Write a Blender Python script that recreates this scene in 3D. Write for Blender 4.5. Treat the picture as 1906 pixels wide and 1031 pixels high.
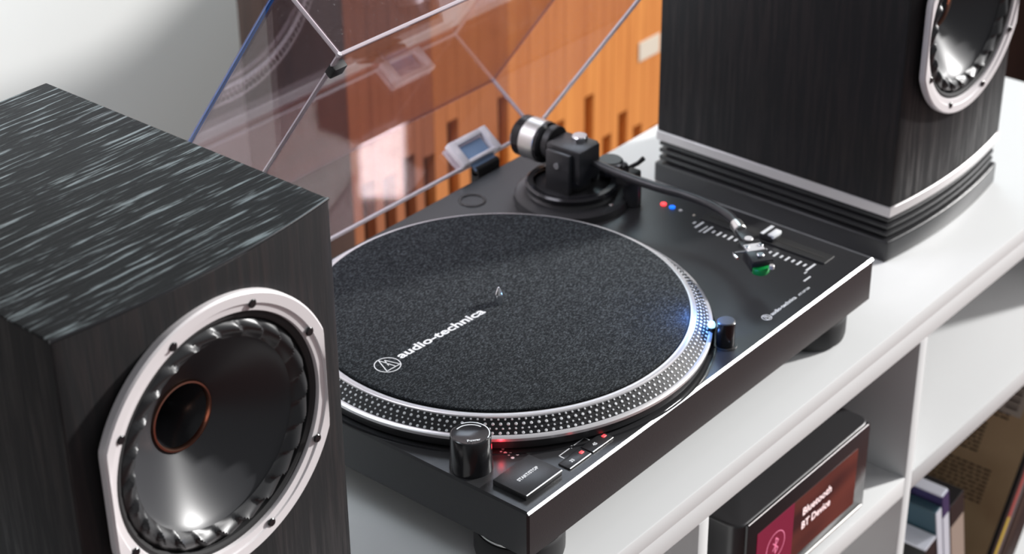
import bpy, bmesh, math, random
from mathutils import Vector, Matrix
random.seed(7)
PI = math.pi
scene = bpy.context.scene
col = scene.collection
for o in list(bpy.data.objects):
    bpy.data.objects.remove(o)
GZ = 1000.0     # millimetres from the floor up to the turntable's top plate (frame z = 0)

# ------------------------------------------------------------------ camera
cam_d = bpy.data.cameras.new('camera'); cam = bpy.data.objects.new('camera', cam_d); col.objects.link(cam)
AZ, EL, RO = 0.8699, 0.5243, -0.0106
fw = Vector((math.cos(EL)*math.sin(AZ), math.cos(EL)*math.cos(AZ), -math.sin(EL)))
rt = fw.cross(Vector((0, 0, 1))).normalized(); up = rt.cross(fw)
r2 = rt*math.cos(RO) + up*math.sin(RO); u2 = -rt*math.sin(RO) + up*math.cos(RO)
m = Matrix((r2, u2, -fw)).transposed().to_4x4()
m.translation = Vector((-0.8088, -0.6704, 0.7929 + GZ/1000))
cam.matrix_world = m
cam_d.sensor_width = 36; cam_d.sensor_fit = 'HORIZONTAL'; cam_d.lens = 3597.4/1906*36
cam_d.clip_start = 0.05; cam_d.clip_end = 60
cam_d.dof.use_dof = True; cam_d.dof.focus_distance = 1.30; cam_d.dof.aperture_fstop = 9.0
scene.camera = cam

# ------------------------------------------------------------------ light
w = bpy.data.worlds.new('room_light'); scene.world = w; w.use_nodes = True
bg = w.node_tree.nodes['Background']; bg.inputs[0].default_value = (0.93, 0.95, 1.0, 1); bg.inputs[1].default_value = 0.22

def area(name, loc, target, sx, sy, power, colr):
    l = bpy.data.lights.new(name, 'AREA'); l.shape = 'RECTANGLE'; l.size = sx; l.size_y = sy; l.energy = power; l.color = colr
    o = bpy.data.objects.new(name, l); col.objects.link(o); o.location = loc
    o.rotation_euler = (Vector(target) - Vector(loc)).to_track_quat('-Z', 'Y').to_euler()
    return o
sun = bpy.data.lights.new('low_sun', 'SUN'); sun.energy = 4.6; sun.angle = math.radians(3.5); sun.color = (1.0, 0.985, 0.97)
so = bpy.data.objects.new('low_sun', sun); col.objects.link(so); so.location = (3, -1.2, 2.2)
so.rotation_euler = Vector((-0.85, 0.40, -0.36)).to_track_quat('-Z', 'Y').to_euler()
area('skylight_daylight', (3.1, -2.1, 3.37), (0.2, 0.0, 1.0), 2.4, 1.4, 36, (1.0, 0.98, 0.97))
area('rear_window_daylight', (1.5, 1.42, 2.5), (0.0, 0.2, 1.1), 1.2, 0.6, 13, (0.70, 0.90, 1.0))
area('wall_fill_light', (-0.25, 0.75, 1.95), (0.25, 1.5, 1.35), 1.0, 0.8, 21, (0.84, 0.93, 1.0))  # added fill lamp that brightens the back wall
area('ceiling_lamp', (1.95, -0.206, 2.937), (0.29, 0.40, 1.03), 0.19, 0.10, 1.1, (1.0, 0.97, 0.94))
l = bpy.data.lights.new('wood_fill_spot', 'SPOT'); l.energy = 25; l.color = (1.0, 0.80, 0.56); l.spot_size = math.radians(40); l.spot_blend = 0.9; l.shadow_soft_size = 0.08  # added warm spot that brightens the right part of the wooden screen
o = bpy.data.objects.new('wood_fill_spot', l); col.objects.link(o); o.location = (1.75, 0.05, 2.4)
o.rotation_euler = (Vector((1.30, 0.9, 0.64)) - Vector(o.location)).to_track_quat('-Z', 'Y').to_euler()

scene.view_settings.view_transform = 'Standard'; scene.view_settings.look = 'None'
scene.view_settings.exposure = 0.10; scene.view_settings.gamma = 1.0; scene.view_settings.use_curve_mapping = False

# ------------------------------------------------------------------ materials
def lin(r, g, b):
    f = lambda c: (c/255/12.92) if c <= 10 else ((c/255+0.055)/1.055)**2.4
    return (f(r), f(g), f(b), 1)
MATS = {}
def mat(name, c, rough=0.5, metal=0.0, spec=0.5, emit=None, es=0.0, bump=None, coat=0.0, vary=None):
    """bump=(scale, strength, stretch xyz); vary=(scale, stretch, second colour, lo, hi)"""
    M = bpy.data.materials.new(name); M.use_nodes = True; nt = M.node_tree; b = nt.nodes['Principled BSDF']
    c = tuple(c) + ((1,) if len(c) == 3 else ())
    b.inputs['Base Color'].default_value = c; b.inputs['Roughness'].default_value = rough; b.inputs['Metallic'].default_value = metal
    b.inputs['Specular IOR Level'].default_value = spec; b.inputs['Coat Weight'].default_value = coat
    if emit: b.inputs['Emission Color'].default_value = tuple(emit)+((1,) if len(emit) == 3 else ()); b.inputs['Emission Strength'].default_value = es
    tc = nt.nodes.new('ShaderNodeTexCoord')
    def noise(scale, stretch, detail=4):
        mp = nt.nodes.new('ShaderNodeMapping'); mp.inputs['Scale'].default_value = stretch; nt.links.new(tc.outputs['Object'], mp.inputs['Vector'])
        n = nt.nodes.new('ShaderNodeTexNoise'); n.inputs['Scale'].default_value = scale; n.inputs['Detail'].default_value = detail
        nt.links.new(mp.outputs[0], n.inputs['Vector']); return n
    if vary:
        n = noise(vary[0], vary[1]); r = nt.nodes.new('ShaderNodeMapRange'); r.inputs[1].default_value = vary[3]; r.inputs[2].default_value = vary[4]
        nt.links.new(n.outputs[0], r.inputs[0])
        mx = nt.nodes.new('ShaderNodeMix'); mx.data_type = 'RGBA'; mx.inputs[6].default_value = c; mx.inputs[7].default_value = tuple(vary[2])+((1,) if len(vary[2]) == 3 else ())
        nt.links.new(r.outputs[0], mx.inputs[0]); nt.links.new(mx.outputs[2], b.inputs['Base Color'])
    if bump:
        n = noise(bump[0], bump[2]); bp = nt.nodes.new('ShaderNodeBump'); bp.inputs['Strength'].default_value = bump[1]; bp.inputs['Distance'].default_value = 0.002
        nt.links.new(n.outputs[0], bp.inputs['Height']); nt.links.new(bp.outputs[0], b.inputs['Normal'])
    MATS[name] = M; return M

mat('white_lacquer', (0.77, 0.78, 0.78), 0.38, bump=(60, 0.02, (1, 1, 1)))
mat('satin_black', (0.032, 0.032, 0.034), 0.31, bump=(900, 0.05, (1, 1, 1)))
mat('matt_black', (0.018, 0.018, 0.018), 0.6)
mat('gloss_black', (0.016, 0.016, 0.018), 0.18)
mat('platter_black', (0.020, 0.020, 0.022), 0.5, spec=0.25)
mat('rubber', (0.022, 0.022, 0.023), 0.65)
mat('dark_grey', (0.06, 0.06, 0.065), 0.4)
mat('chrome', (0.85, 0.86, 0.88), 0.16, 1.0)
mat('brushed_steel', (0.80, 0.79, 0.76), 0.30, 1.0)
mat('polished_edge', (0.88, 0.90, 0.92), 0.22, 0.9)
mat('aluminium', (0.88, 0.86, 0.87), 0.30, 0.6)
mat('basket_silver', (0.88, 0.84, 0.85), 0.36, 0.1)
mat('copper', (0.55, 0.30, 0.22), 0.3, 1.0)
mat('white_print', (0.82, 0.84, 0.86), 0.5)
mat('red_led', (0.6, 0.02, 0.02), 0.4, emit=(1, 0.05, 0.06), es=2.2)
mat('blue_led', (0.02, 0.1, 0.6), 0.4, emit=(0.0, 0.16, 1.0), es=1.4)
mat('blue_lamp', (0.4, 0.7, 0.9), 0.3, emit=(0.45, 0.8, 1.0), es=1.6)
mat('green_plastic', (0.005, 0.30, 0.06), 0.3)
mat('cone_grey', (0.045, 0.046, 0.05), 0.34, coat=0.0)
mat('surround', (0.035, 0.036, 0.038), 0.36)
mat('strip_silver', (0.72, 0.69, 0.69), 0.36, 0.25, bump=(700, 0.04, (1, 1, 1)))
mat('felt', (0.016, 0.019, 0.022), 0.95, spec=0.2, bump=(1100, 0.9, (0.7, 1.3, 1)), vary=(880, (0.55, 1.35, 1), (0.15, 0.17, 0.185), 0.47, 0.76))
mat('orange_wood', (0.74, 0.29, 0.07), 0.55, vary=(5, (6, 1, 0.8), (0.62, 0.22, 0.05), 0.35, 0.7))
mat('shaded_wood', (0.36, 0.13, 0.055), 0.55, vary=(5, (6, 1, 0.8), (0.28, 0.10, 0.045), 0.35, 0.7))
mat('half_shaded_wood', (0.56, 0.21, 0.06), 0.55, vary=(5, (6, 1, 0.8), (0.46, 0.165, 0.05), 0.35, 0.7))
mat('slot_dark', (0.02, 0.018, 0.017), 0.8)
mat('brown_wood', (0.055, 0.030, 0.023), 0.6, spec=0.3, vary=(6, (8, 8, 0.7), (0.034, 0.019, 0.015), 0.35, 0.7))
mat('pale_plaster', (0.76, 0.76, 0.74), 0.9, bump=(40, 0.03, (1, 1, 1)))
mat('floor_wood', (0.17, 0.050, 0.038), 0.8, spec=0.12, vary=(7, (1, 9, 1), (0.11, 0.032, 0.025), 0.35, 0.7))
mat('kraft', (0.70, 0.51, 0.29), 0.85, vary=(9, (1, 1, 1), (0.48, 0.32, 0.17), 0.4, 0.7))
mat('hinge_blue', (0.22, 0.34, 0.52), 0.3)
mat('ink', (0.06, 0.035, 0.022), 0.8)
mat('cream_paper', (0.68, 0.62, 0.52), 0.8)
mat('beige_board', (0.36, 0.27, 0.22), 0.7)
mat('case_white', (0.70, 0.72, 0.80), 0.25)
mat('case_purple', (0.05, 0.04, 0.12), 0.3)
mat('case_teal', (0.04, 0.09, 0.12), 0.3)
mat('case_black', (0.018, 0.018, 0.018), 0.3)
mat('sleeve_red', (0.42, 0.08, 0.07), 0.5)
mat('sleeve_yellow', (0.62, 0.42, 0.06), 0.5)
mat('sleeve_grey', (0.13, 0.10, 0.10), 0.5)
mat('screen_magenta', (0.02, 0.005, 0.01), 0.2, emit=lin(140, 32, 62), es=0.7)
mat('screen_text', (0.8, 0.7, 0.7), 0.4, emit=lin(235, 205, 205), es=0.9)
mat('screen_icon', (0.5, 0.2, 0.3), 0.4, emit=lin(215, 110, 140), es=0.8)

def ash_mat(name, stretch, streak, strength, lo, hi, sp, base):
    """black open-pored ash: raised glossy ridges, paler streaks along the grain"""
    M = bpy.data.materials.new(name); M.use_nodes = True; nt = M.node_tree; b = nt.nodes['Principled BSDF']; N = nt.nodes; L = nt.links
    tc = N.new('ShaderNodeTexCoord'); mp = N.new('ShaderNodeMapping'); mp.inputs['Scale'].default_value = stretch; L.new(tc.outputs['Object'], mp.inputs[0])
    wob = N.new('ShaderNodeTexNoise'); wob.inputs['Scale'].default_value = 0.7; wob.inputs['Detail'].default_value = 2; L.new(mp.outputs[0], wob.inputs['Vector'])
    n1 = N.new('ShaderNodeTexNoise'); n1.inputs['Scale'].default_value = 1.0; n1.inputs['Detail'].default_value = 5; n1.inputs['Roughness'].default_value = 0.62
    n1.inputs['Distortion'].default_value = 0.25; L.new(mp.outputs[0], n1.inputs['Vector'])
    r = N.new('ShaderNodeMapRange'); r.inputs[1].default_value = lo; r.inputs[2].default_value = hi; L.new(n1.outputs[0], r.inputs[0])
    mx = N.new('ShaderNodeMix'); mx.data_type = 'RGBA'; mx.inputs[6].default_value = base; mx.inputs[7].default_value = streak
    L.new(r.outputs[0], mx.inputs[0]); L.new(mx.outputs[2], b.inputs['Base Color'])
    rr = N.new('ShaderNodeMapRange'); rr.inputs[3].default_value = 0.55; rr.inputs[4].default_value = 0.28; L.new(r.outputs[0], rr.inputs[0]); L.new(rr.outputs[0], b.inputs['Roughness'])
    rs = N.new('ShaderNodeMapRange'); rs.inputs[3].default_value = 0.10; rs.inputs[4].default_value = sp; L.new(r.outputs[0], rs.inputs[0]); L.new(rs.outputs[0], b.inputs['Specular IOR Level'])
    bp = N.new('ShaderNodeBump'); bp.inputs['Strength'].default_value = strength; bp.inputs['Distance'].default_value = 0.0012
    L.new(n1.outputs[0], bp.inputs['Height']); L.new(bp.outputs[0], b.inputs['Normal'])
    MATS[name] = M
ash_mat('ash_top', (17, 310, 60), (0.125, 0.155, 0.165, 1), 1.0, 0.55, 0.65, 0.9, (0.012, 0.0122, 0.013, 1))  # pale teal streaks paint the grain's glints into the colour
ash_mat('ash_side', (190, 190, 12), (0.042, 0.035, 0.035, 1), 0.25, 0.45, 0.78, 0.16, (0.025, 0.0245, 0.0255, 1))

def acrylic(name, tint, diffuse):
    M = bpy.data.materials.new(name); M.use_nodes = True; nt = M.node_tree; N = nt.nodes; L = nt.links; N.clear()
    out = N.new('ShaderNodeOutputMaterial'); tr = N.new('ShaderNodeBsdfTransparent'); tr.inputs[0].default_value = tint
    gl = N.new('ShaderNodeBsdfGlossy'); gl.inputs['Roughness'].default_value = 0.03; gl.inputs['Color'].default_value = (1, 1, 1, 1)
    geo = N.new('ShaderNodeNewGeometry'); io = N.new('ShaderNodeMapRange'); io.inputs[3].default_value = 1.53; io.inputs[4].default_value = 1/1.53
    L.new(geo.outputs['Backfacing'], io.inputs[0]); fr = N.new('ShaderNodeFresnel'); L.new(io.outputs[0], fr.inputs['IOR'])
    mx = N.new('ShaderNodeMixShader'); L.new(fr.outputs[0], mx.inputs[0]); L.new(tr.outputs[0], mx.inputs[1]); L.new(gl.outputs[0], mx.inputs[2])
    df = N.new('ShaderNodeBsdfDiffuse'); df.inputs[0].default_value = (0.85, 0.83, 0.85, 1)
    tc = N.new('ShaderNodeTexCoord'); n = N.new('ShaderNodeTexNoise'); n.inputs['Scale'].default_value = 420; n.inputs['Detail'].default_value = 2; L.new(tc.outputs['Object'], n.inputs['Vector'])
    r = N.new('ShaderNodeMapRange'); r.inputs[1].default_value = 0.68; r.inputs[2].default_value = 0.80; r.inputs[3].default_value = diffuse; r.inputs[4].default_value = min(1, diffuse+0.14)
    L.new(n.outputs[0], r.inputs[0]); m2 = N.new('ShaderNodeMixShader'); L.new(r.outputs[0], m2.inputs[0]); L.new(mx.outputs[0], m2.inputs[1]); L.new(df.outputs[0], m2.inputs[2])
    L.new(m2.outputs[0], out.inputs['Surface']); MATS[name] = M
acrylic('clear_acrylic', (0.88, 0.83, 0.85, 1), 0.003)
def edge_mat(name, c, dif):
    M = bpy.data.materials.new(name); M.use_nodes = True; b = M.node_tree.nodes['Principled BSDF']
    b.inputs['Base Color'].default_value = c; b.inputs['Roughness'].default_value = 0.12; b.inputs['IOR'].default_value = 1.49; b.inputs['Transmission Weight'].default_value = dif
    MATS[name] = M
edge_mat('acrylic_edge', (0.97, 0.94, 0.97, 1), 0.12)
edge_mat('acrylic_edge_sky', (0.03, 0.19, 0.66, 1), 0.2)  # blue colour paints the sky's reflection along one lid edge

def screen_photo():
    M = bpy.data.materials.new('screen_photo'); M.use_nodes = True; nt = M.node_tree; N = nt.nodes; L = nt.links; b = N['Principled BSDF']
    b.inputs['Base Color'].default_value = (0.01, 0.006, 0.006, 1); b.inputs['Roughness'].default_value = 0.15
    tc = N.new('ShaderNodeTexCoord'); mp = N.new('ShaderNodeMapping'); mp.inputs['Scale'].default_value = (8, 1, 26); L.new(tc.outputs['Object'], mp.inputs[0])
    n = N.new('ShaderNodeTexNoise'); n.inputs['Scale'].default_value = 1.0; n.inputs['Detail'].default_value = 1; L.new(mp.outputs[0], n.inputs['Vector'])
    cr = N.new('ShaderNodeValToRGB'); cr.color_ramp.elements[0].position = 0.35; cr.color_ramp.elements[0].color = lin(58, 26, 28); cr.color_ramp.elements[1].position = 0.62; cr.color_ramp.elements[1].color = lin(120, 58, 48)
    L.new(n.outputs[0], cr.inputs[0]); L.new(cr.outputs[0], b.inputs['Emission Color']); b.inputs['Emission Strength'].default_value = 0.65
    MATS['screen_photo'] = M
screen_photo()

# ------------------------------------------------------------------ mesh helpers (frame millimetres)
class B:
    def __init__(s): s.bm = bmesh.new()
    def _add(s, t, mtx=None):
        if mtx is not None: bmesh.ops.transform(t, matrix=mtx, verts=t.verts)
        me = bpy.data.meshes.new('tmp'); t.to_mesh(me); t.free(); s.bm.from_mesh(me); bpy.data.meshes.remove(me); return s
    def box(s, x0, x1, y0, y1, z0, z1, bev=0.0, seg=2, mtx=None):
        t = bmesh.new(); bmesh.ops.create_cube(t, size=1)
        for v in t.verts: v.co = Vector((x0+(v.co.x+.5)*(x1-x0), y0+(v.co.y+.5)*(y1-y0), z0+(v.co.z+.5)*(z1-z0)))
        if bev: bmesh.ops.bevel(t, geom=t.edges[:], offset=bev, segments=seg, affect='EDGES', profile=0.5)
        return s._add(t, mtx)
    def lathe(s, prof, seg=64, mtx=None, close=False):
        t = bmesh.new(); rings = []
        for r, z in prof:
            if r < 1e-6: rings.append([t.verts.new((0, 0, z))])
            else: rings.append([t.verts.new((r*math.cos(2*PI*i/seg), r*math.sin(2*PI*i/seg), z)) for i in range(seg)])
        n = len(rings)
        for k in range(n if close else n-1):
            a, b_ = rings[k], rings[(k+1) % n]
            for i in range(seg):
                j = (i+1) % seg
                if len(a) == 1 and len(b_) == 1: continue
                if len(a) == 1: t.faces.new((a[0], b_[j], b_[i]))
                elif len(b_) == 1: t.faces.new((a[i], a[j], b_[0]))
                else: t.faces.new((a[i], a[j], b_[j], b_[i]))
        bmesh.ops.recalc_face_normals(t, faces=t.faces)
        return s._add(t, mtx)
    def cyl(s, p, r, h, seg=32, axis=(0, 0, 1), r2=None, bev=0.0):
        r2 = r if r2 is None else r2; b_ = min(bev, h*.4)
        prof = [(0, 0), (r-b_, 0), (r, b_), (r2, h-b_), (r2-b_, h), (0, h)] if b_ else [(0, 0), (r, 0), (r2, h), (0, h)]
        q = Vector((0, 0, 1)).rotation_difference(Vector(axis).normalized()).to_matrix().to_4x4()
        return s.lathe(prof, seg, Matrix.Translation(p) @ q)
    def prism(s, poly, z0, z1, bev=0.0, seg=2, mtx=None, keep=None):
        t = bmesh.new(); n = len(poly)
        a = [t.verts.new((x, y, z0)) for x, y in poly]; b_ = [t.verts.new((x, y, z1)) for x, y in poly]
        t.faces.new(a[::-1]); t.faces.new(b_)
        for i in range(n): t.faces.new((a[i], a[(i+1) % n], b_[(i+1) % n], b_[i]))
        bmesh.ops.recalc_face_normals(t, faces=t.faces)
        if bev:
            es = [e for e in t.edges if e.calc_face_angle(0) > 0.6]
            bmesh.ops.bevel(t, geom=es, offset=bev, segments=seg, affect='EDGES', profile=0.5)
        return s._add(t, mtx)
    def tube(s, pts, r, seg=12, caps=True):
        pts = [Vector(p) for p in pts]; t = bmesh.new(); rings = []; nrm = None
        for i, p in enumerate(pts):
            d = (pts[min(i+1, len(pts)-1)] - pts[max(i-1, 0)]).normalized()
            if nrm is None: nrm = d.orthogonal().normalized()
            nrm = (nrm - d*nrm.dot(d)).normalized(); bi = d.cross(nrm)
            rr = r[i] if isinstance(r, (list, tuple)) else r
            rings.append([t.verts.new(p + (nrm*math.cos(2*PI*k/seg) + bi*math.sin(2*PI*k/seg))*rr) for k in range(seg)])
        for a, b_ in zip(rings, rings[1:]):
            for k in range(seg): t.faces.new((a[k], a[(k+1) % seg], b_[(k+1) % seg], b_[k]))
        if caps: t.faces.new(rings[0][::-1]); t.faces.new(rings[-1])
        bmesh.ops.recalc_face_normals(t, faces=t.faces)
        return s._add(t)
    def quad(s, a, b_, c, d):
        s.bm.faces.new([s.bm.verts.new(p) for p in (a, b_, c, d)]); return s

ORG = Vector((0, 0, 0))     # frame origin (mm) of the thing being built
def make(name, b, material, parent=None, smooth=35):
    me = bpy.data.meshes.new(name)
    bmesh.ops.transform(b.bm, matrix=Matrix.Scale(0.001, 4) @ Matrix.Translation(-ORG), verts=b.bm.verts)
    b.bm.to_mesh(me); b.bm.free()
    for pl in me.polygons: pl.use_smooth = True
    me.set_sharp_from_angle(angle=math.radians(smooth))
    me.materials.append(MATS[material])
    o = bpy.data.objects.new(name, me); col.objects.link(o)
    if parent: o.parent = parent
    else: o.location = (ORG.x/1000, ORG.y/1000, (ORG.z+GZ)/1000)
    return o
def tag(o, label, cat, group=None, kind=None):
    o['label'] = label; o['category'] = cat
    if group: o['group'] = group
    if kind: o['kind'] = kind
    return o
def thing(name, org, label, cat, group=None):
    global ORG
    ORG = Vector(org); o = bpy.data.objects.new(name, None); col.objects.link(o); o.empty_display_size = 0.05
    o.location = (ORG.x/1000, ORG.y/1000, (ORG.z+GZ)/1000)
    return tag(o, label, cat, group)
def struct(name, b, material, org=(0, 0, 0)):
    global ORG
    ORG = Vector(org); o = make(name, b, material); o['kind'] = 'structure'; return o
def text_mesh(body, size, bold=0.0, spacing=1.0, width=None, extrude=0.06):
    """lettering as a bmesh in mm, origin at left baseline, in the xy plane"""
    cu = bpy.data.curves.new('txt', 'FONT'); cu.body = body; cu.size = size; cu.offset = bold; cu.space_character = spacing; cu.extrude = extrude; cu.resolution_u = 3
    o = bpy.data.objects.new('txt', cu); col.objects.link(o); dg = bpy.context.evaluated_depsgraph_get(); dg.update()
    me = bpy.data.meshes.new_from_object(o.evaluated_get(dg)); bpy.data.objects.remove(o); bpy.data.curves.remove(cu)
    b = B(); b.bm.from_mesh(me); bpy.data.meshes.remove(me)
    if width:
        x1 = max(v.co.x for v in b.bm.verts); x0 = min(v.co.x for v in b.bm.verts)
        for v in b.bm.verts: v.co.x = (v.co.x-x0)*width/(x1-x0)
    return b
def xf(b, mtx): bmesh.ops.transform(b.bm, matrix=mtx, verts=b.bm.verts); return b
T = Matrix.Translation
def RZ(a): return Matrix.Rotation(math.radians(a), 4, 'Z')
def RX(a): return Matrix.Rotation(math.radians(a), 4, 'X')
def RY(a): return Matrix.Rotation(math.radians(a), 4, 'Y')
def ringflat(b, c, r0, r1, z, h=0.12, seg=40, a0=0, a1=360):
    """flat printed ring (or arc) segment"""
    n = seg; pts = []
    for i in range(n+1):
        a = math.radians(a0+(a1-a0)*i/n); pts.append((math.cos(a), math.sin(a)))
    for i in range(n):
        (ca, sa), (cb, sb) = pts[i], pts[i+1]
        b.quad((c[0]+r0*ca, c[1]+r0*sa, z+h), (c[0]+r1*ca, c[1]+r1*sa, z+h), (c[0]+r1*cb, c[1]+r1*sb, z+h), (c[0]+r0*cb, c[1]+r0*sb, z+h))
def bar2d(b, p, q, wd, z, h=0.12):
    p = Vector((p[0], p[1], 0)); q = Vector((q[0], q[1], 0)); d = (q-p).normalized(); n = Vector((-d.y, d.x, 0))*wd/2; up_ = Vector((0, 0, z+h))
    b.quad(p-n+up_, q-n+up_, q+n+up_, p+n+up_)

# ================================================================== the room
b = B()
fl = struct('floor', B().box(-2500, 4500, -3000, 1500, -1060, -1004), 'slot_dark')
k = 0
ORG = Vector((0, 0, 0))
for i in range(36):
    y0 = -2820 + i*120
    b = B().box(-1800, 3800, y0+1, y0+119, -1004, -1000, 0.8, 1)
    make('floor_plank', b, 'floor_wood', fl)
struct('wall_back', B().box(-3500, 4500, 1500, 1600, -1000, 1600), 'pale_plaster')

# slotted wooden screen standing behind the shelf
scr = thing('wooden_screen', (1500, 900, -1000), 'orange-brown slotted wooden screen standing behind the shelf', 'screen')
make('back_board', B().box(700, 2398, 955, 965, -1000, 120), 'slot_dark', scr)
tops = {725: -330, 765: -345, 804: -352, 843: -338, 882: -352, 930: -318, 975: -400, 1035: -320, 1080: -430, 1120: -450, 1160: -405, 1229: -389, 1273: -470, 1312: -446, 1350: -482, 1395: -500}
slots = []
x = 690
while x < 725-30: slots.append((x, -330-25*math.sin(x*.13))); x += 38
for q in sorted(tops): slots.append((q, tops[q]))
x = 1435
while x < 2390: slots.append((x, -480-40*math.sin(x*.07))); x += 39
prev = 664
for sx, st in slots:
    wm = 'shaded_wood' if sx < 900 else ('half_shaded_wood' if sx < 1060 else 'orange_wood')     # fading light painted as darker wood towards the post
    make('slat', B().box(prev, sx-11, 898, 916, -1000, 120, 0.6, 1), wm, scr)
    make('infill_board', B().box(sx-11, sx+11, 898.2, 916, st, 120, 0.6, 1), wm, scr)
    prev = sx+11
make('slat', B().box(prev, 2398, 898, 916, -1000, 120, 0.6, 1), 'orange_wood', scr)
make('added_base_board', B().box(706, 2398, 870, 897, -1000, -545, 2, 1), 'brown_wood', scr)  # unseen board, added to darken what the lid reflects
o = make('paper_label', B().box(1348, 1400, 896.6, 898, -377, -346, 0.5, 1), 'cream_paper', scr)

pil = thing('wooden_post', (628, 870, -1000), 'dark brown wooden post at the left end of the orange screen', 'post')
make('shaft', B().box(566, 690, 850, 897, -960, 140, 3, 2), 'brown_wood', pil)
make('foot_block', B().box(556, 700, 840, 897, -1000, -960, 3, 2), 'brown_wood', pil)
make('cap', B().box(558, 698, 842, 897, 140, 160, 3, 2), 'brown_wood', pil)

# dark cupboard further right
cb = thing('brown_cupboard', (2800, 860, -1000), 'dark brown wooden cupboard beyond the far speaker', 'cupboard')
make('body', B().box(2405, 3300, 640, 1050, -1000, 300, 3, 2), 'brown_wood', cb)
for i in range(2):
    d = make('door', B().box(2412+i*443, 2412+i*443+439, 622, 640, -980, 290, 2, 2), 'brown_wood', cb)
    make('handle', B().box(2838+i*20, 2844+i*20, 606, 622, -420, -300, 2, 2), 'dark_grey', d)

# ================================================================== shelf unit
sh = thing('cube_shelf', (240, 180, -1000), 'white cube shelf unit that carries the turntable and both speakers', 'shelf')
XL, XR, YF, YB = -505, 1001, -19.5, 378
make('top_board', B().box(XL, XR, YF, YB, -87, -71, 1.2, 2), 'white_lacquer', sh)
make('top_rail', B().box(XL+1, XR-1, YF+0.8, YB, -107, -87.0, 0.8, 2), 'white_lacquer', sh)
for x0 in (-490, -155, 181, 517):
    make('divider', B().box(x0, x0+13.5, YF+0.8, YB-6, -985, -107, 0.8, 2), 'white_lacquer', sh)
make('side_panel', B().box(XL+1, XL+15, YF+0.8, YB-6, -985, -107, 0.8, 2), 'white_lacquer', sh)
make('side_panel', B().box(XR-17, XR-1, YF+0.8, YB-6, -985, -107, 0.8, 2), 'white_lacquer', sh)
for z0, z1 in ((-273, -252), (-566, -545)):
    xe = [XL+15, -490, -476.5, -155, -141.5, 181, 194.5, 517, 530.5, XR-17]
    for i in range(0, 10, 2):
        if xe[i+1]-xe[i] > 20:
            make('shelf_board', B().box(xe[i], xe[i+1], YF+0.8, YB-6, z0, z1, 0.8, 2), 'white_lacquer', sh)
make('bottom_board', B().box(XL+1, XR-1, YF+0.8, YB, -1000, -985, 0.8, 2), 'white_lacquer', sh)
make('back_panel', B().box(XL+2, XR-2, YB-6, YB, -985, -107), 'white_lacquer', sh)

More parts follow.
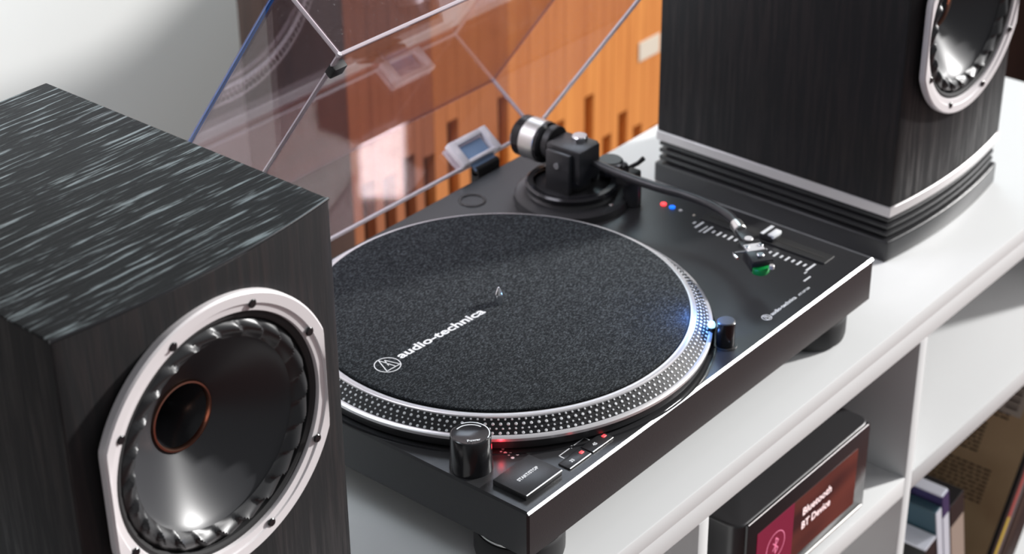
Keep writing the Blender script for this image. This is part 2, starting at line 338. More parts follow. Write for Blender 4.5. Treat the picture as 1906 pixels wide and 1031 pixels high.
# ================================================================== loudspeakers
def plan(x0, x1, yf, yb, sag, ins=0.0, n=24, rc=3.0):
    """plan outline: bowed front, straight sides and back"""
    x0 += ins; x1 -= ins; yf += ins; yb -= ins; P = []
    for i in range(n+1):
        t = -1+2*i/n; P.append(((x0+x1)/2+t*(x1-x0)/2, yf-sag*(1-t*t)))
    P += [(x1, yb), (x0, yb)]
    return P
def ringpoly(R, flat, n=96):
    P = []
    for i in range(n):
        a = 2*PI*i/n; x_, z_ = R*math.cos(a), R*math.sin(a)
        P.append((max(-flat, min(flat, x_)), z_))
    return P
def speaker(x0, x1, yf, yb, ztop, dcx, dcz, ringy, label):
    sag = 9.0; cx = (x0+x1)/2
    sp = thing('bookshelf_speaker', (cx, (yf+yb)/2, -71), label, 'speaker', 'pair of black bookshelf speakers')
    # cabinet carcass, with the veneered top as its own sheet
    make('cabinet', B().prism(plan(x0, x1, yf, yb, sag), -16, ztop-1.2, 1.2, 2), 'ash_side', sp)
    make('top_veneer', B().prism(plan(x0, x1, yf, yb, sag, 0.1), ztop-1.5, ztop, 0.9, 2), 'ash_top', sp)
    make('front_top_edge', B().tube([(x_, y_+0.5, ztop-0.7) for x_, y_ in plan(x0, x1, yf, yb, sag)[:25]], 1.0, 10), 'gloss_black', sp)
    make('silver_strip', B().prism(plan(x0, x1, yf, yb, sag, -0.8), -26, -16, 0.6, 1), 'strip_silver', sp)
    bs = make('base_plinth', B().prism(plan(x0, x1, yf, yb, sag, -1.5), -71, -50, 2, 3), 'satin_black', sp)
    make('core', B().prism(plan(x0, x1, yf, yb, sag, 7), -50, -26), 'matt_black', bs)
    for z in (-47, -39.5, -32):
        make('ridge_plate', B().prism(plan(x0, x1, yf, yb, sag, 1.5), z, z+4.2, 1.2, 2), 'satin_black', bs)
    # driver: built around its axis (+z local = outwards), then turned to face -y
    F = T((dcx, ringy, dcz)) @ RX(90)
    # RX(90) sends local z to -y, local y to z
    b = B(); t = bmesh.new()
    R, fl_, ri, n = 91.0, 84.5, 78.0, 128
    prof = []
    def loop(kind, z, d=0.0):
        vs = []
        for i in range(n):
            a = 2*PI*i/n; ca, sa = math.cos(a), math.sin(a)
            if kind == 'o':
                r_ = R-d; x_, y_ = r_*ca, r_*sa
                lim = fl_-d
                if abs(x_) > lim:      # flat sides
                    s_ = lim/abs(x_); x_ = math.copysign(lim, x_)
                vs.append(t.verts.new((x_, y_, z)))
            else: vs.append(t.verts.new(((ri+d)*ca, (ri+d)*sa, z)))
        return vs
    loops = [loop('o', -6), loop('o', -1.2), loop('o', 0, 1.2), loop('i', -0.4, 5.6), loop('i', -1.4, 5.0), loop('i', -2.0, 0.6), loop('i', -3.5, 0), loop('i', -9, 0)]
    for a, c in zip(loops, loops[1:]):
        for i in range(n): t.faces.new((a[i], a[(i+1) % n], c[(i+1) % n], c[i]))
    bmesh.ops.recalc_face_normals(t, faces=t.faces)
    b._add(t, F)
    rg = make('driver_ring', b, 'basket_silver', sp, 30)
    for ang in (28, 69, 111, 152, 208, 249, 291, 332):
        a = math.radians(ang); r_ = 83.2 if abs(math.cos(a)) < 0.7 else 82.0
        c = F @ Vector((r_*math.cos(a), r_*math.sin(a), -1.2))
        make('screw', B().cyl(c, 2.9, 1.6, 16, (0, -1, 0), bev=0.5), 'gloss_black', rg)
    # dark gasket, fluted surround
    make('gasket', B().lathe([(78.2, -8), (78.0, -4.4), (75.5, -4.0), (73.5, -5.0), (73, -9)], 96, F), 'rubber', sp)
    t = bmesh.new(); nr, na = 12, 288; rings = []
    for i in range(nr+1):
        u = i/nr; r_ = 73.6-u*13.0; ring = []
        for j in range(na):
            th = 2*PI*j/na
            ph = (th*24/(2*PI) + u*0.8) % 1.0
            saw = (1-ph) if ph > 0.16 else ph/0.16
            z_ = -8.0 + 7.0*math.sin(PI*min(1, u*1.02)) - 4.6*math.sin(PI*u)*(1-saw)
            ring.append(t.verts.new((r_*math.cos(th), r_*math.sin(th), z_)))
        rings.append(ring)
    for a, c in zip(rings, rings[1:]):
        for j in range(na): t.faces.new((a[j], a[(j+1) % na], c[(j+1) % na], c[j]))
    bmesh.ops.recalc_face_normals(t, faces=t.faces)
    make('fluted_surround', B()._add(t, F), 'surround', sp, 50)
    pr = []
    for i in range(25):
        u = i/24; r_ = 61.5-u*39.0; pr.append((r_, -8.5-30*u**0.82))
    cn = make('cone', B().lathe(pr, 128, F), 'cone_grey', sp, 60)
    make('voice_ring', B().lathe([(23.2, -39), (22.6, -36.6), (21.4, -36.4), (20.6, -38), (20.4, -42)], 64, F), 'copper', cn)
    make('tweeter_throat', B().lathe([(21.2, -38.2), (18, -43), (12, -52), (8, -62), (7, -66), (4, -63.5), (0, -62.5)], 64, F), 'gloss_black', cn)
    # the hole through the baffle behind the driver is closed by its basket
    return sp
def carve(sp, dcx, dcz, r):
    """cut the driver opening into the cabinet front"""
    cab = [c for c in sp.children if c.name.startswith('cabinet')][0]
    bm_ = bmesh.new(); bm_.from_mesh(cab.data)
    lx, lz = (dcx-ORG.x)/1000, (dcz-ORG.z)/1000
    cut = bpy.data.objects.new('cutter', bpy.data.meshes.new('cutter'))
    q = B().cyl((dcx, ORG.y-400, dcz), r, 420, 64, (0, 1, 0)); bmesh.ops.transform(q.bm, matrix=Matrix.Scale(0.001, 4) @ T(-ORG), verts=q.bm.verts)
    q.bm.to_mesh(cut.data); q.bm.free(); col.objects.link(cut); bm_.free()
    cut.location = sp.location
    md = cab.modifiers.new('opening', 'BOOLEAN'); md.operation = 'DIFFERENCE'; md.object = cut; md.solver = 'EXACT'
    bpy.context.view_layer.update()
    dg = bpy.context.evaluated_depsgraph_get(); me = bpy.data.meshes.new_from_object(cab.evaluated_get(dg))
    cab.modifiers.remove(md); old = cab.data; cab.data = me; bpy.data.meshes.remove(old); bpy.data.objects.remove(cut)
    me.set_sharp_from_angle(angle=math.radians(35))
s1 = speaker(-310, -103.5, 66, 330, 262, -211, 152.5, 52.5, 'black wood-grain speaker at the left, its fluted cone facing the front')
carve(s1, -211, 152.5, 79)
s2 = speaker(565, 768, 49, 304, 247, 664, 140.5, 35.5, 'black speaker on silver-striped ridged base, right of the tonearm')
carve(s2, 664, 140.5, 79)

# ================================================================== turntable
tt = thing('turntable', (226, 176, -71), 'black record turntable with open clear lid standing between the two speakers', 'turntable')
make('plinth', B().box(0, 452, 0, 352, -40, 0, 1.6, 1), 'satin_black', tt)
make('front_edge_trim', B().prism([(-0.2, -1.45), (1.45, 0.2), (2.0, -0.3), (0.3, -2.0)], 0.6, 451.4, 0, 1, Matrix(((0, 0, 1, 0), (1, 0, 0, 0), (0, 1, 0, 0), (0, 0, 0, 1)))), 'polished_edge', tt)
make('bottom_pan', B().box(6, 446, 6, 346, -46, -40, 2, 2), 'matt_black', tt)
for fx, fy in ((36, 38), (416, 38), (36, 314), (416, 314)):
    ft = make('foot', B().lathe([(0, -71), (29, -71), (32, -68.5), (33, -64), (33, -50), (31.5, -47.5), (24, -46.5), (24, -44), (0, -44)], 48, T((fx, fy, 0))), 'rubber', tt)
    make('foot_collar', B().lathe([(24, -46.4), (31, -46.2), (31, -44.6), (24, -44.6)], 48, T((fx, fy, 0)), close=True), 'brushed_steel', ft)
CX, CY = 170.4, 169.4
PC = T((CX, CY, 0))
pl = make('platter', B().lathe([(0, 20.6), (151, 20.6), (152.8, 20.3), (163.6, 11.6), (163.6, 4), (0, 4)], 192, PC), 'platter_black', tt, 25)
make('upper_ring', B().lathe([(148.2, 20.0), (148.2, 21.0), (148.8, 21.5), (152.0, 21.5), (153.0, 21.0), (153.3, 20.0)], 192, PC), 'aluminium', pl)
make('lower_ring', B().lathe([(163.2, 12.2), (164.6, 12.0), (166.2, 10.8), (166.2, 8.6), (164, 7.6), (162, 7.6)], 192, PC), 'aluminium', pl)
make('skirt', B().lathe([(165.0, 7.6), (165.0, 2.2), (150, 2.2)], 192, PC), 'satin_black', pl)
make('platter_well', B().lathe([(168.5, 0.05), (168.9, 0.7), (170.0, 0.7), (170.3, 0.05)], 192, PC), 'gloss_black', tt)
b = B()
sl = Vector((163.6-152.8, 11.6-20.6)); slen = sl.length; nrm = Vector((-sl.y, sl.x))/slen
t = b.bm
for row, (u, cnt, rr) in enumerate(((0.13, 198, 0.85), (0.37, 180, 1.22), (0.61, 216, 0.82), (0.85, 186, 1.18))):
    rc = 152.8+sl.x*u; zc = 20.6+sl.y*u
    for i in range(cnt):
        th = 2*PI*i/cnt + row*0.01; er = Vector((math.cos(th), math.sin(th), 0)); et = Vector((-math.sin(th), math.cos(th), 0))
        n3 = er*nrm.x + Vector((0, 0, nrm.y)); s3 = er*sl.x/slen + Vector((0, 0, sl.y/slen)); c = Vector((CX, CY, 0)) + er*rc + Vector((0, 0, zc))
        base = []; topv = []
        for k_ in range(7):
            a = 2*PI*k_/7; d = et*math.cos(a)+s3*math.sin(a)
            base.append(t.verts.new(c+d*rr+n3*0.0)); topv.append(t.verts.new(c+d*rr*0.72+n3*0.42))
        t.faces.new(topv)
        for k_ in range(7): t.faces.new((base[k_], base[(k_+1) % 7], topv[(k_+1) % 7], topv[k_]))
bmesh.ops.recalc_face_normals(b.bm, faces=b.bm.faces)
dots = make('strobe_dots', b, 'white_print', pl, 20); dots['kind'] = 'stuff'
make('spindle', B().lathe([(0, 38.0), (0.8, 37.7), (3.6, 32.4), (3.7, 31.4), (3.65, 21)], 32, PC), 'chrome', tt)

# power knob and strobe lamp
kc = (17.9, 66.4)
kn = make('power_knob', B().lathe([(0, 27.4), (12.4, 27.4), (13.4, 28.0), (14.2, 27.6), (14.6, 26.5), (14.9, 10), (15.3, 5), (15.6, 0), (0, 0)], 64, T((kc[0], kc[1], 0))), 'gloss_black', tt)
b = B(); ringflat(b, kc, 10.7, 11.6, 27.4, 0.1, 24, 0, 100); make('arc_mark', b, 'white_print', kn)
ringb = B(); ringflat(ringb, kc, 13.0, 13.6, 27.95, 0.08, 32, -75, 70); make('rim_highlight', ringb, 'brushed_steel', kn)  # steel arc paints the highlight on the right of the rim
make('lettering', xf(text_mesh('Power', 3.6, 0.07), T((kc[0]-9.0, kc[1]-4.8, 27.5)) @ RZ(-38)), 'white_print', kn)
make('strobe_window', B().cyl((kc[0]+13.9, kc[1]-3.0, 8.5), 2.0, 2.2, 16, (1, -0.2, 0)), 'red_led', kn)
l = bpy.data.lights.new('strobe_lamp', 'POINT'); l.energy = 0.0025; l.color = (1, 0.03, 0.05); l.shadow_soft_size = 0.002
lo = bpy.data.objects.new('strobe_lamp', l); col.objects.link(lo); lo.parent = tt; lo.location = ((40.5-226)/1000, (58.0-176)/1000, (8.5+71)/1000)

# start/stop button, speed buttons
bt = make('start_stop_button', B().box(10.5, 50, 10.5, 40.5, 0, 4.4, 0.6, 2), 'satin_black', tt)
make('button_edge', B().box(10.8, 49.7, 10.1, 11.0, 3.5, 4.4, 0.2, 1), 'brushed_steel', bt)
make('lettering', xf(text_mesh('START/STOP', 3.9, 0.14, width=21.5), T((20.4, 24.6, 4.45))), 'white_print', bt)
for i, x0 in enumerate((57.5, 83.5)):
    sb = make('speed_button', B().box(x0, x0+24.5, 9.8, 20.0, 0, 1.2, 0.3, 2), 'satin_black', tt)
    make('button_edge', B().box(x0+0.4, x0+24.1, 9.4, 10.2, 0.5, 1.25, 0.15, 1), 'brushed_steel', sb)
    make('lettering', xf(text_mesh(('33', '45')[i], 3.8, 0.12), T((x0+7.0, 13.4, 1.25))), 'white_print', sb)
    make('led', B().box(x0+19.2, x0+22.6, 14.3, 17.0, 1.0, 1.7, 0.3, 1), 'red_led', sb)
b = B(); z = 0
bar2d(b, (66.2, 21.5), (66.2, 26.4), 0.8, 0); bar2d(b, (65.8, 26.2), (78, 26.2), 0.8, 0); bar2d(b, (83, 26.2), (95.5, 26.2), 0.8, 0); bar2d(b, (95.1, 26.4), (95.1, 21.5), 0.8, 0)
make('bracket_print', b, 'white_print', tt)
make('lettering', xf(text_mesh('78', 3.4, 0.08), T((78.6, 24.9, 0.1))), 'white_print', tt)
b = B()
for dx, dy, r_ in ((44.3, 61.4, 0.9), (47.6, 62.4, 1.1), (45.2, 58.2, 1.3), (44.8, 54.6, 0.9), (47.0, 54.8, 1.1), (43.8, 50.2, 1.35), (48.9, 50.0, 1.1)):
    ringflat(b, (dx, dy), 0.0001, r_, 0, 0.12, 12)
make('pitch_dots_print', b, 'white_print', tt)

# brand on the plinth
def triangle_logo(c, R, z, rot, wd):
    b = B(); ringflat(b, (0, 0), R-wd, R, 0, 0, 48)
    bar2d(b, (-R*.62, -R*.60), (-R*.05, R*.92), wd, 0, 0); bar2d(b, (-R*.05, R*.92), (R*.30, -R*.60), wd, 0, 0)
    bar2d(b, (-R*.62, -R*.58), (R*.70, -R*.58), wd, 0, 0); bar2d(b, (R*.28, R*.62), (R*.70, -R*.58), wd, 0, 0); bar2d(b, (R*.28, R*.62), (R*.0, -R*.1), wd, 0, 0)
    return xf(b, T((c[0], c[1], z)) @ RZ(rot))
make('brand_logo', triangle_logo((316.5, 16.6), 4.3, 0.12, 0, 0.6), 'white_print', tt)
make('lettering', xf(text_mesh('audio-technica', 5.2, 0.1, width=35.5), T((322, 14.6, 0.1))), 'white_print', tt)
make('lettering', xf(text_mesh('AT-LP120', 2.8, 0.07, width=16.5), T((361, 14.8, 0.1))), 'white_print', tt)

# pop-up target lamp
pc = (262, 19)
pu = make('target_lamp', B().lathe([(0, 22), (6.6, 22), (7.2, 21.4), (7.2, 0), (0, 0)], 40, T((pc[0], pc[1], 0))), 'gloss_black', tt)
make('lamp_cap', B().lathe([(0, 22.4), (6.2, 22.4), (6.9, 21.9), (6.9, 21.2)], 40, T((pc[0], pc[1], 0))), 'dark_grey', pu)
make('lamp_shoulder', B().cyl((pc[0]-5.2, pc[1]+9.8, 0), 2.8, 15.5, 24, bev=0.4), 'gloss_black', pu)
make('lamp_lens', B().lathe([(0, 19.5), (2.2, 19.2), (3.0, 17.5), (2.8, 15.4), (0, 15.4)], 20, T((pc[0]-5.2, pc[1]+9.8, 0))), 'blue_lamp', pu)
make('collar', B().lathe([(7.3, 0), (7.4, 1.0), (9.2, 1.0), (9.6, 0)], 40, T((pc[0], pc[1], 0))), 'satin_black', pu)
l = bpy.data.lights.new('target_light', 'POINT'); l.energy = 0.065; l.color = (0.10, 0.32, 1.0); l.shadow_soft_size = 0.003
lo = bpy.data.objects.new('target_light', l); col.objects.link(lo); lo.parent = tt; lo.location = ((pc[0]-11.5-226)/1000, (pc[1]+15-176)/1000, (30+71)/1000)

# adapter well at the back
b = B(); b.lathe([(9.5, 0.05), (10, 0.9), (12, 0.9), (12.6, 0.05)], 40, T((320, 327, 0))); make('adapter_well', b, 'gloss_black', tt)

# pitch slider on the right
b = B().box(417, 433, 26, 152, 0.0, 1.2, 0.4, 1); sldr = make('pitch_slider', b, 'matt_black', tt)
make('slot', B().box(424, 426, 32, 146, 1.0, 1.35), 'slot_dark', sldr)
make('fader_knob', B().box(418.5, 431.5, 78, 92, 1.2, 8.2, 1.6, 2), 'satin_black', sldr)
make('fader_line', B().box(416.5, 433.5, 86.5, 89.5, 8.0, 8.45), 'white_print', sldr)
make('fader_highlight', B().box(418.6, 431.4, 77.6, 83.5, 5.0, 8.3, 0.5, 2), 'white_print', sldr)  # white block paints a highlight on the fader knob
b = B()
for i in range(19):
    y_ = 135-i*5.7; L_ = 14 if i in (0, 9, 18) else (7.5 if i % 2 == 0 else 4.6)
    bar2d(b, (406-L_/2, y_), (406+L_/2, y_), 1.9, 0)
bar2d(b, (398, 139), (411, 139), 1.4, 0); bar2d(b, (383, 24.5), (393, 24.5), 1.5, 0); bar2d(b, (394, 31), (398, 31), 1.2, 0); bar2d(b, (402, 146), (415, 146), 2.2, 0); bar2d(b, (407, 151.5), (411, 151.5), 2.0, 0)
make('pitch_scale_print', b, 'white_print', tt)
make('red_button', B().cyl((419.3, 191.6, 0), 2.7, 1.6, 20, bev=0.4), 'red_led', tt)
make('blue_button', B().cyl((419.3, 182.3, 0), 2.7, 1.6, 20, bev=0.4), 'blue_led', tt)
make('grey_button', B().cyl((419.5, 173.5, 0), 1.7, 1.0, 16, bev=0.3), 'strip_silver', tt)
make('small_led', B().cyl((419.5, 159.3, 0), 1.2, 0.9, 16, bev=0.3), 'cream_paper', tt)

# tonearm base
AX, AY = 379, 262
AT = T((AX, AY, 0))
tb = make('tonearm_base', B().lathe([(0, 14), (36, 14), (38, 13), (40, 9), (47, 8), (50.5, 6), (51.5, 0), (0, 0)], 96, AT), 'satin_black', tt)
make('height_ring', B().lathe([(38.2, 13.0), (40.5, 12.8), (40.9, 17.0), (39, 18.6), (34, 18.6)], 96, AT), 'gloss_black', tb)
make('pillar', B().cyl((AX, AY, 14), 17, 22, 48, bev=1), 'satin_black', tb)
for sx in (-1, 1):
    make('gimbal_post', B().box(AX+sx*18-3, AX+sx*18+3, AY-13, AY+13, 14, 52, 1.2, 2), 'satin_black', tb)
make('bearing_housing', B().box(AX-15, AX+14, AY-20, AY+17, 24, 55, 1.5, 2), 'satin_black', tb)
make('bearing_cap', B().cyl((AX+8, AY-2, 50), 7, 9, 32, bev=0.8), 'chrome', tb)
make('pivot_screw', B().cyl((AX-22.5, AY, 40), 3.0, 2, 20, (1, 0, 0)), 'chrome', tb)
make('antiskate_dial', B().lathe([(0, 31), (10, 31), (11, 30), (11, 18), (0, 18)], 40, T((AX+33, AY-17, 0))), 'satin_black', tb)
make('dial_rim', B().lathe([(11.1, 29.9), (11.5, 29.2), (11.5, 27.5), (11.0, 27.2)], 40, T((AX+33, AY-17, 0))), 'chrome', tb)
make('lock_screw', B().cyl((AX-2, AY-39, 6), 2.2, 7, 16, (0.2, -1, 0.25), bev=0.4), 'brushed_steel', tb)
make('clamp_lever', B().tube([(AX+24, AY-42, 9), (AX+29, AY-46, 9.5), (AX+31, AY-52, 9.5)], [1.6, 1.9, 2.3], 12), 'brushed_steel', tb)
# arm rest and lift lever
ar = make('arm_rest', B().cyl((403, 214, 0), 8, 26, 32, bev=0.8), 'satin_black', tt)
make('rest_cradle', B().box(386, 409, 208.5, 219.5, 25, 33, 1.6, 2), 'matt_black', ar)
make('rest_hook', B().tube([(394, 214, 33), (395, 214, 39), (391, 214, 43.5)], 1.8, 10), 'matt_black', ar)
lv = make('cue_lever_post', B().cyl((424, 243, 0), 7, 22, 32, bev=0.8), 'satin_black', tt)
make('cue_lever', B().tube([(424, 243, 17), (426, 236, 19), (430, 228, 25), (433, 224, 30)], [2.2, 2.0, 1.9, 2.3], 12), 'matt_black', lv)
# the arm itself
def spline(P, n=8):
    P = [Vector(p) for p in P]; out = []
    for i in range(len(P)-1):
        p0, p1, p2, p3 = P[max(i-1, 0)], P[i], P[i+1], P[min(i+2, len(P)-1)]
        for k_ in range(n):
            t_ = k_/n; out.append(0.5*((2*p1)+(p2-p0)*t_+(2*p0-5*p1+4*p2-p3)*t_*t_+(3*p1-p0-3*p2+p3)*t_**3))
    return out+[P[-1]]
arm = make('tonearm', B().tube(spline([(382, 262, 42), (383, 240, 39.5), (382.5, 210, 38), (384, 175, 37), (388, 145, 36.8), (386, 118, 36.8), (379, 97, 37.4), (371, 84.5, 37)]), 3.9, 20), 'satin_black', tt)
make('arm_stub', B().cyl((384, 274, 45), 7.5, 24, 32, (0.06, 1, 0.03), bev=0.6), 'gloss_black', arm)
cw = make('counterweight', B().lathe([(0, 0), (13, 0), (16, 1.5), (18.6, 4), (18.6, 31), (16, 34), (0, 34)], 64, T((384.5, 290, 42)) @ RX(-90)), 'gloss_black', arm)
make('weight_band', B().lathe([(18.6, 7), (19.1, 7.4), (19.1, 22.6), (18.6, 23)], 64, T((384.5, 290, 42)) @ RX(-90)), 'brushed_steel', arm)
make('weight_dial', B().cyl((384.3, 283, 45), 15.5, 7, 48, (0, 1, 0), bev=0.8), 'satin_black', arm)
# headshell
d = Vector((337, 34, 33)) - Vector((371, 84.5, 37)); L_ = d.length; d.normalize()
H = T((371, 84.5, 37)) @ Matrix((d, Vector((0, 0, 1)).cross(d).normalized(), d.cross(Vector((0, 0, 1)).cross(d).normalized()))).transposed().to_4x4()
make('collar_nut', B().lathe([(4.0, -2), (5.2, -1.4), (5.4, 0), (5.4, 9), (4.6, 10), (0, 10)], 32, H @ RY(90)), 'brushed_steel', arm)
b = B(); b.box(9, 30, -5.2, 5.2, -1.6, 2.2, 0.8, 2, H); b.box(26, 58, -8.8, 8.8, -1.0, 1.6, 0.8, 2, H)
hs = make('headshell', b, 'satin_black', arm)
for yy in (-6, 6): make('mount_screw', B()._add(B().cyl((37, yy, 1.6), 2.0, 1.4, 16, bev=0.3).bm.copy(), H), 'chrome', arm)
make('side_plate', B().box(33, 43, -7.5, 7.5, 1.4, 2.1, 0.2, 1, H), 'strip_silver', arm)
make('front_screw', B()._add(B().cyl((51, 0, 1.6), 3.0, 2.2, 24, bev=0.5).bm.copy(), H), 'chrome', arm)
make('rear_screw', B()._add(B().cyl((26, 0, 2.1), 3.6, 1.2, 24, bev=0.4).bm.copy(), H), 'strip_silver', arm)
make('cartridge', B().box(34, 54, -8, 8, -11, -1.2, 1.2, 2, H), 'matt_black', arm)
make('stylus_body', B().prism([(52, -7), (56, -7.2), (59.5, -3.5), (60.5, 0), (59.5, 3.5), (56, 7.2), (52, 7)], -12.0, -6.5, 0.8, 2, H), 'green_plastic', arm)
make('stylus_lens', B()._add(B().cyl((60, 6.5, -6), 2.2, 3.5, 16, bev=0.4).bm.copy(), H), 'strip_silver', arm)
make('finger_lift', B().tube([H @ Vector(q) for q in ((40, -8, 0.5), (40, -14, 0.8), (41, -19, 1.5), (47, -20, 2.2), (51, -19.5, 2.6))], [1.2, 1.2, 1.3, 1.3, 1.1], 10), 'chrome', arm)

# lid on its hinges
TH = math.radians(53.78)
lv_ = Vector((0, -math.cos(TH), math.sin(TH))); lw_ = Vector((0, math.sin(TH), math.cos(TH))); LX = Vector((1, 0, 0))
LO = Vector((-3.5, 364.0, 5.9)); LW, LD, LH, TK = 457.4, 358.9, 64.8, 3.2
LM = Matrix((LX, lv_, lw_)).transposed().to_4x4(); LM.translation = LO      # local x right, y rear->front, z rim->top
lid = make('dust_cover', B().box(TK, LW-TK, TK, LD-TK, LH-TK, LH, 0, 1, LM), 'clear_acrylic', tt)
for nm, a in (('lid_wall', (0, TK, 0, LD, 0, LH)), ('lid_wall', (LW-TK, LW, 0, LD, 0, LH)), ('lid_wall', (TK, LW-TK, 0, TK, 0, LH)), ('lid_wall', (TK, LW-TK, LD-TK, LD, 0, LH))):
    make(nm, B().box(*a, 0, 1, LM), 'clear_acrylic', lid)
def lidbar(p, q, r_, m_='acrylic_edge'):
    make('lid_edge', B().tube([LM @ Vector(p), LM @ Vector(q)], r_, 8), m_, lid)
e = 1.6
for p, q, r_, m_ in (((e, 0, e), (e, LD, e), 1.6, 'acrylic_edge'), ((LW-e, 0, e), (LW-e, LD, e), 1.9, 'acrylic_edge'), ((0, e, e), (LW, e, e), 1.9, 'acrylic_edge'), ((0, LD-e, e), (LW, LD-e, e), 1.5, 'acrylic_edge'),
     ((e, 0, LH-e), (e, LD, LH-e), 1.6, 'acrylic_edge_sky'), ((LW-e, 0, LH-e), (LW-e, LD, LH-e), 1.3, 'clear_acrylic'), ((0, e, LH-e), (LW, e, LH-e), 1.3, 'clear_acrylic'), ((0, LD-e, LH-e), (LW, LD-e, LH-e), 1.5, 'acrylic_edge'),
     ((e, e, 0), (e, e, LH), 1.7, 'acrylic_edge'), ((LW-e, e, 0), (LW-e, e, LH), 1.7, 'acrylic_edge'), ((e, LD-e, 0), (e, LD-e, LH), 1.5, 'acrylic_edge'), ((LW-e, LD-e, 0), (LW-e, LD-e, LH), 1.5, 'acrylic_edge')):
    lidbar(p, q, r_, m_)
for bx in (9, LW-9):
    make('bumper', B().box(bx-9, bx+3 if bx < 100 else bx+9, LD-22, LD-12, -3.2, 3.4, 1.2, 2, LM), 'rubber', lid)
for hx in (70, 350):
    b = B(); b.box(hx, hx+52, -3.4, 0.2, 0, 25, 0.8, 2, LM); make('hinge_backplate', b, 'acrylic_edge', lid)
    b = B()
    b.box(hx, hx+9, TK, TK+7, 0, 26, 1.2, 2, LM); b.box(hx+43, hx+52, TK, TK+7, 0, 26, 1.2, 2, LM); b.box(hx+9, hx+43, TK, TK+7, 20, 26, 1.2, 2, LM); b.box(hx+9, hx+43, TK, TK+7, 0, 4, 1.2, 2, LM)
    make('hinge_socket', b, 'acrylic_edge', lid)
    make('hinge_tongue', B().box(hx+11, hx+41, 3.4, 6.5, -8, 19, 1.0, 2, LM), 'hinge_blue', lid)
    hb = make('hinge_bracket', B().box(hx+8, hx+38, 352, 362, -32, 4, 1.5, 2), 'matt_black', tt)
    make('hinge_barrel', B().cyl((hx+8, 357, 4), 4.5, 30, 20, (1, 0, 0)), 'matt_black', hb)

# slipmat lying on the platter
sm = thing('slipmat', (CX, CY, 21), 'charcoal felt slipmat with white brand lettering lying on the platter', 'slipmat')
make('felt_disc', B().lathe([(3.7, 24), (146.6, 24), (147.5, 23.4), (147.5, 21.6), (146.6, 21.05), (3.7, 21.05)], 160, PC, close=True), 'felt', sm)
make('logo', triangle_logo((50.2, 175.4), 10.2, 24.12, -3.5, 0.75), 'white_print', sm)
make('lettering', xf(text_mesh('audio-technica', 11.2, 0.30, width=90.5), T((63.0, 173.3, 24.1)) @ RZ(-3.4)), 'white_print', sm)

# ================================================================== music streamer in the shelf
SX0, SX1, SY, SZ0, SZ1 = 250.5, 454, -12, -247, -156.5
st = thing('music_streamer', (352, 50, -252), 'black music streamer with a glowing red screen in the middle compartment', 'streamer')
P = []
for cx_, cy_, a0 in ((SX1-12, SY+12, -90), (SX1-12, 150-12, 0), (SX0+12, 150-12, 90), (SX0+12, SY+12, 180)):
    for i in range(7):
        a = math.radians(a0+15*i); P.append((cx_+12*math.cos(a), cy_+12*math.sin(a)))
make('body', B().prism(P, SZ0, SZ1, 2.5, 3), 'satin_black', st)
fr_ = make('front_panel', B().box(SX0+9, SX1-5, SY-2.2, SY+3, SZ0+2, SZ1-1, 1.0, 2), 'gloss_black', st)
make('bright_edge', B().box(SX0+10, SX1-8, SY-1.9, SY-1.0, SZ1-1.5, SZ1-0.9, 0.2, 1), 'strip_silver', fr_)
make('bright_edge', B().box(SX0+10, SX1-8, SY-2.6, SY-1.4, SZ0+1.6, SZ0+4.4, 0.3, 1), 'brushed_steel', fr_)
sc_ = make('screen', B().box(329, 430, SY-2.7, SY-2.2, -233, -174), 'screen_photo', st)
make('icon_field', B().box(274, 329, SY-2.75, SY-2.2, -233, -174), 'screen_magenta', sc_)
FM = T((0, SY-2.85, 0)) @ RX(90)
make('lettering', xf(text_mesh('Bluetooth', 11, 0.12, width=45), FM @ T((343.5, -195.5, 0))), 'screen_text', sc_)
make('lettering', xf(text_mesh('BT Device', 11, 0.12, width=45), FM @ T((343, -209.5, 0))), 'screen_text', sc_)
b = B(); ringflat(b, (302.5, -202), 13.2, 14.0, 0, 0.05, 48)
for p, q in (((-4, 4), (4, -4)), ((4, -4), (0, -8)), ((0, -8), (0, 8)), ((0, 8), (4, 4)), ((4, 4), (-4, -4))):
    bar2d(b, (302.5+p[0], -202+p[1]), (302.5+q[0], -202+q[1]), 1.1, 0, 0.05)
make('wireless_icon', xf(b, FM), 'screen_icon', sc_)
for fx in (SX0+25, SX1-25):
    for fy in (8, 125): make('foot', B().cyl((fx, fy, -251.9), 9, 6, 24, bev=0.8), 'rubber', st)
make('front_foot', B().box(SX1-20, SX1-4, SY+1, SY+14, -251.9, SZ0+1, 1, 2), 'rubber', st)

# ================================================================== cases and sleeves in the lower compartment
def leaning(pivot, ang): return T((pivot[0], 0, pivot[1])) @ RY(ang)
CM = leaning((711, -545), -14)     # local x thickness (negative to the left), local z height
def case(o0, o1, h, name, label, m_, spine, grp, dep=130, y0=-11, extra=None):
    # lower edge rests on the board: the far lower corner of a leaning box touches it
    rt_ = thing(name, (711+o0, 40, -545), label, grp)
    zb = -o0*math.tan(math.radians(14))+0.2
    make('body', B().box(o0+0.4, o1-0.4, y0+0.6, y0+dep, zb, h, 0.6, 1, CM), m_, rt_)
    make('spine', B().box(o0+1, o1-1, y0-0.2, y0+0.8, zb+1, h-1, 0.2, 1, CM), spine, rt_)
    if extra:
        for nm, z0, z1, mm in extra: make(nm, B().box(o0+0.1, o1-0.1, y0-0.5, y0+dep*0.6, z0, z1, 0.3, 1, CM), mm, rt_)
    return rt_
case(-27.5, 0, 199, 'box_set', 'boxed book with black cap and beige spine beside the kraft sleeve', 'case_black', 'beige_board', 'book', 150, extra=(('cap', 168, 199.2, 'case_black'),))
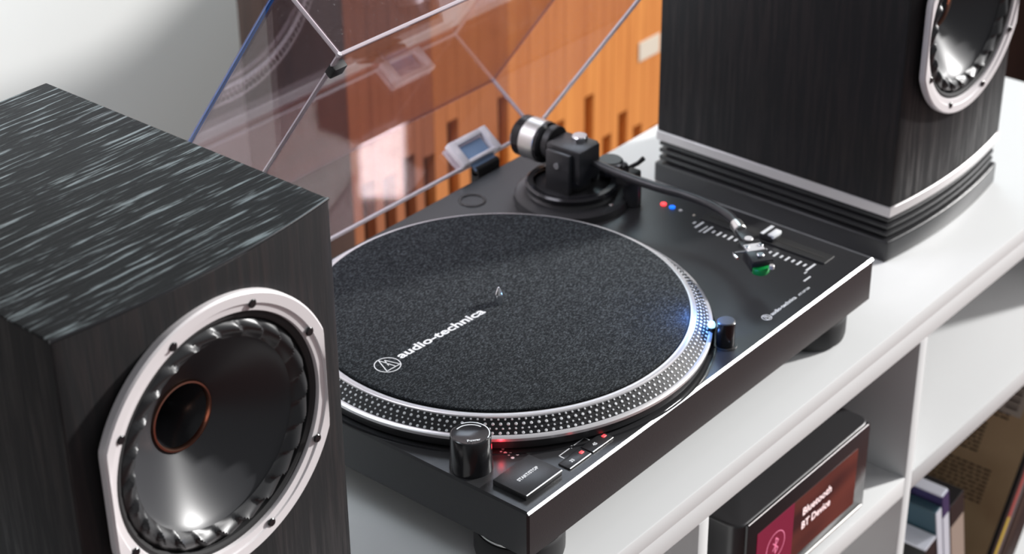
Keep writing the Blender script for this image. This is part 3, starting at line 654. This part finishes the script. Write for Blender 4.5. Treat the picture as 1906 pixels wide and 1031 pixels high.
case(-41.5, -28.5, 228, 'disc_case', 'tallest disc case with a white and dark purple edge, next to the boxed book', 'case_white', 'case_white', 'disc case', 135, extra=(('wrap', 196, 226, 'case_purple'),))
case(-54, -42, 215, 'disc_case', 'disc case with a pale and teal edge, second from the boxed book', 'case_teal', 'case_white', 'disc case', 135)
case(-76, -55, 184, 'disc_case', 'low black disc case with a white-edged top beside the divider', 'case_black', 'case_black', 'disc case', 135, extra=(('top_edge', 181.5, 184.4, 'case_white'),))
SM = leaning((713, -545), 30.8)
def sleeve(o0, o1, h, label, m_, edge, y0=-9, edge2=None):
    rt_ = thing('record_sleeve', (713+o1, 140, -545), label, 'record sleeve', 'leaning record sleeves')
    zb = o1*math.tan(math.radians(30.8))+0.2
    h = min(h, 312-o1*0.62)
    make('card', B().box(o0+0.2, o1-0.2, y0+1, y0+314, zb, h, 0.3, 1, SM), m_, rt_)
    hm = 112 if edge2 else zb+0.4
    make('spine', B().box(o0+0.1, o1-0.1, y0-0.4, y0+1.0, hm, h-0.5, 0.2, 1, SM), edge, rt_)
    if edge2: make('spine', B().box(o0+0.1, o1-0.1, y0-0.4, y0+1.0, zb+0.4, hm, 0.2, 1, SM), edge2, rt_)
    return rt_
r0 = sleeve(0, 4, 310, 'brown kraft record sleeve covered with printed text, leaning right', 'kraft', 'case_black')
# printed paragraphs on its left face (lines run front to back)
b = B(); random.seed(3)
for z0, n_, y_a, y_b in ((262, 5, 30, 210), (222, 4, 20, 170), (196, 8, 40, 230), (150, 9, 18, 150), (95, 9, 30, 190), (40, 5, 30, 120)):
    for i in range(n_):
        z_ = z0-i*4.4; y_ = y_a
        end = y_b-random.uniform(0, 25)
        while y_ < end:
            wl = random.uniform(4, 11); b.quad(*[SM @ Vector(q) for q in ((0.08, y_, z_), (0.08, y_, z_+2.1), (0.08, y_+wl, z_+2.1), (0.08, y_+wl, z_))]); y_ += wl+1.6
pr_ = make('printed_text', b, 'ink', r0); pr_['kind'] = 'stuff'
tg = make('barcode_sticker', B().box(-0.25, 0.15, 8, 34, 215, 262, 0, 1, SM), 'cream_paper', r0)
for i in range(9): make('bar', B().box(-0.4, -0.2, 14, 28, 221+i*4, 221+i*4+(1.2 if i % 2 else 2.2), 0, 1, SM), 'ink', tg)
sleeve(4.4, 13, 312, 'black record sleeve right behind the brown kraft one', 'case_black', 'case_black', -11)
sleeve(13.4, 21, 312, 'record sleeve with a red and yellow edge, leaning behind the black one', 'sleeve_red', 'sleeve_red', -11, 'sleeve_yellow')
sleeve(21.4, 34, 312, 'thick grey-brown record sleeve behind the red and yellow edged one', 'sleeve_grey', 'sleeve_grey', -10)
sleeve(34.4, 52, 312, 'brown record box leaning behind the grey-brown sleeve', 'brown_wood', 'brown_wood', -11)
sleeve(52.4, 76, 312, 'outermost black record box at the right of the leaning row', 'case_black', 'case_black', -11)
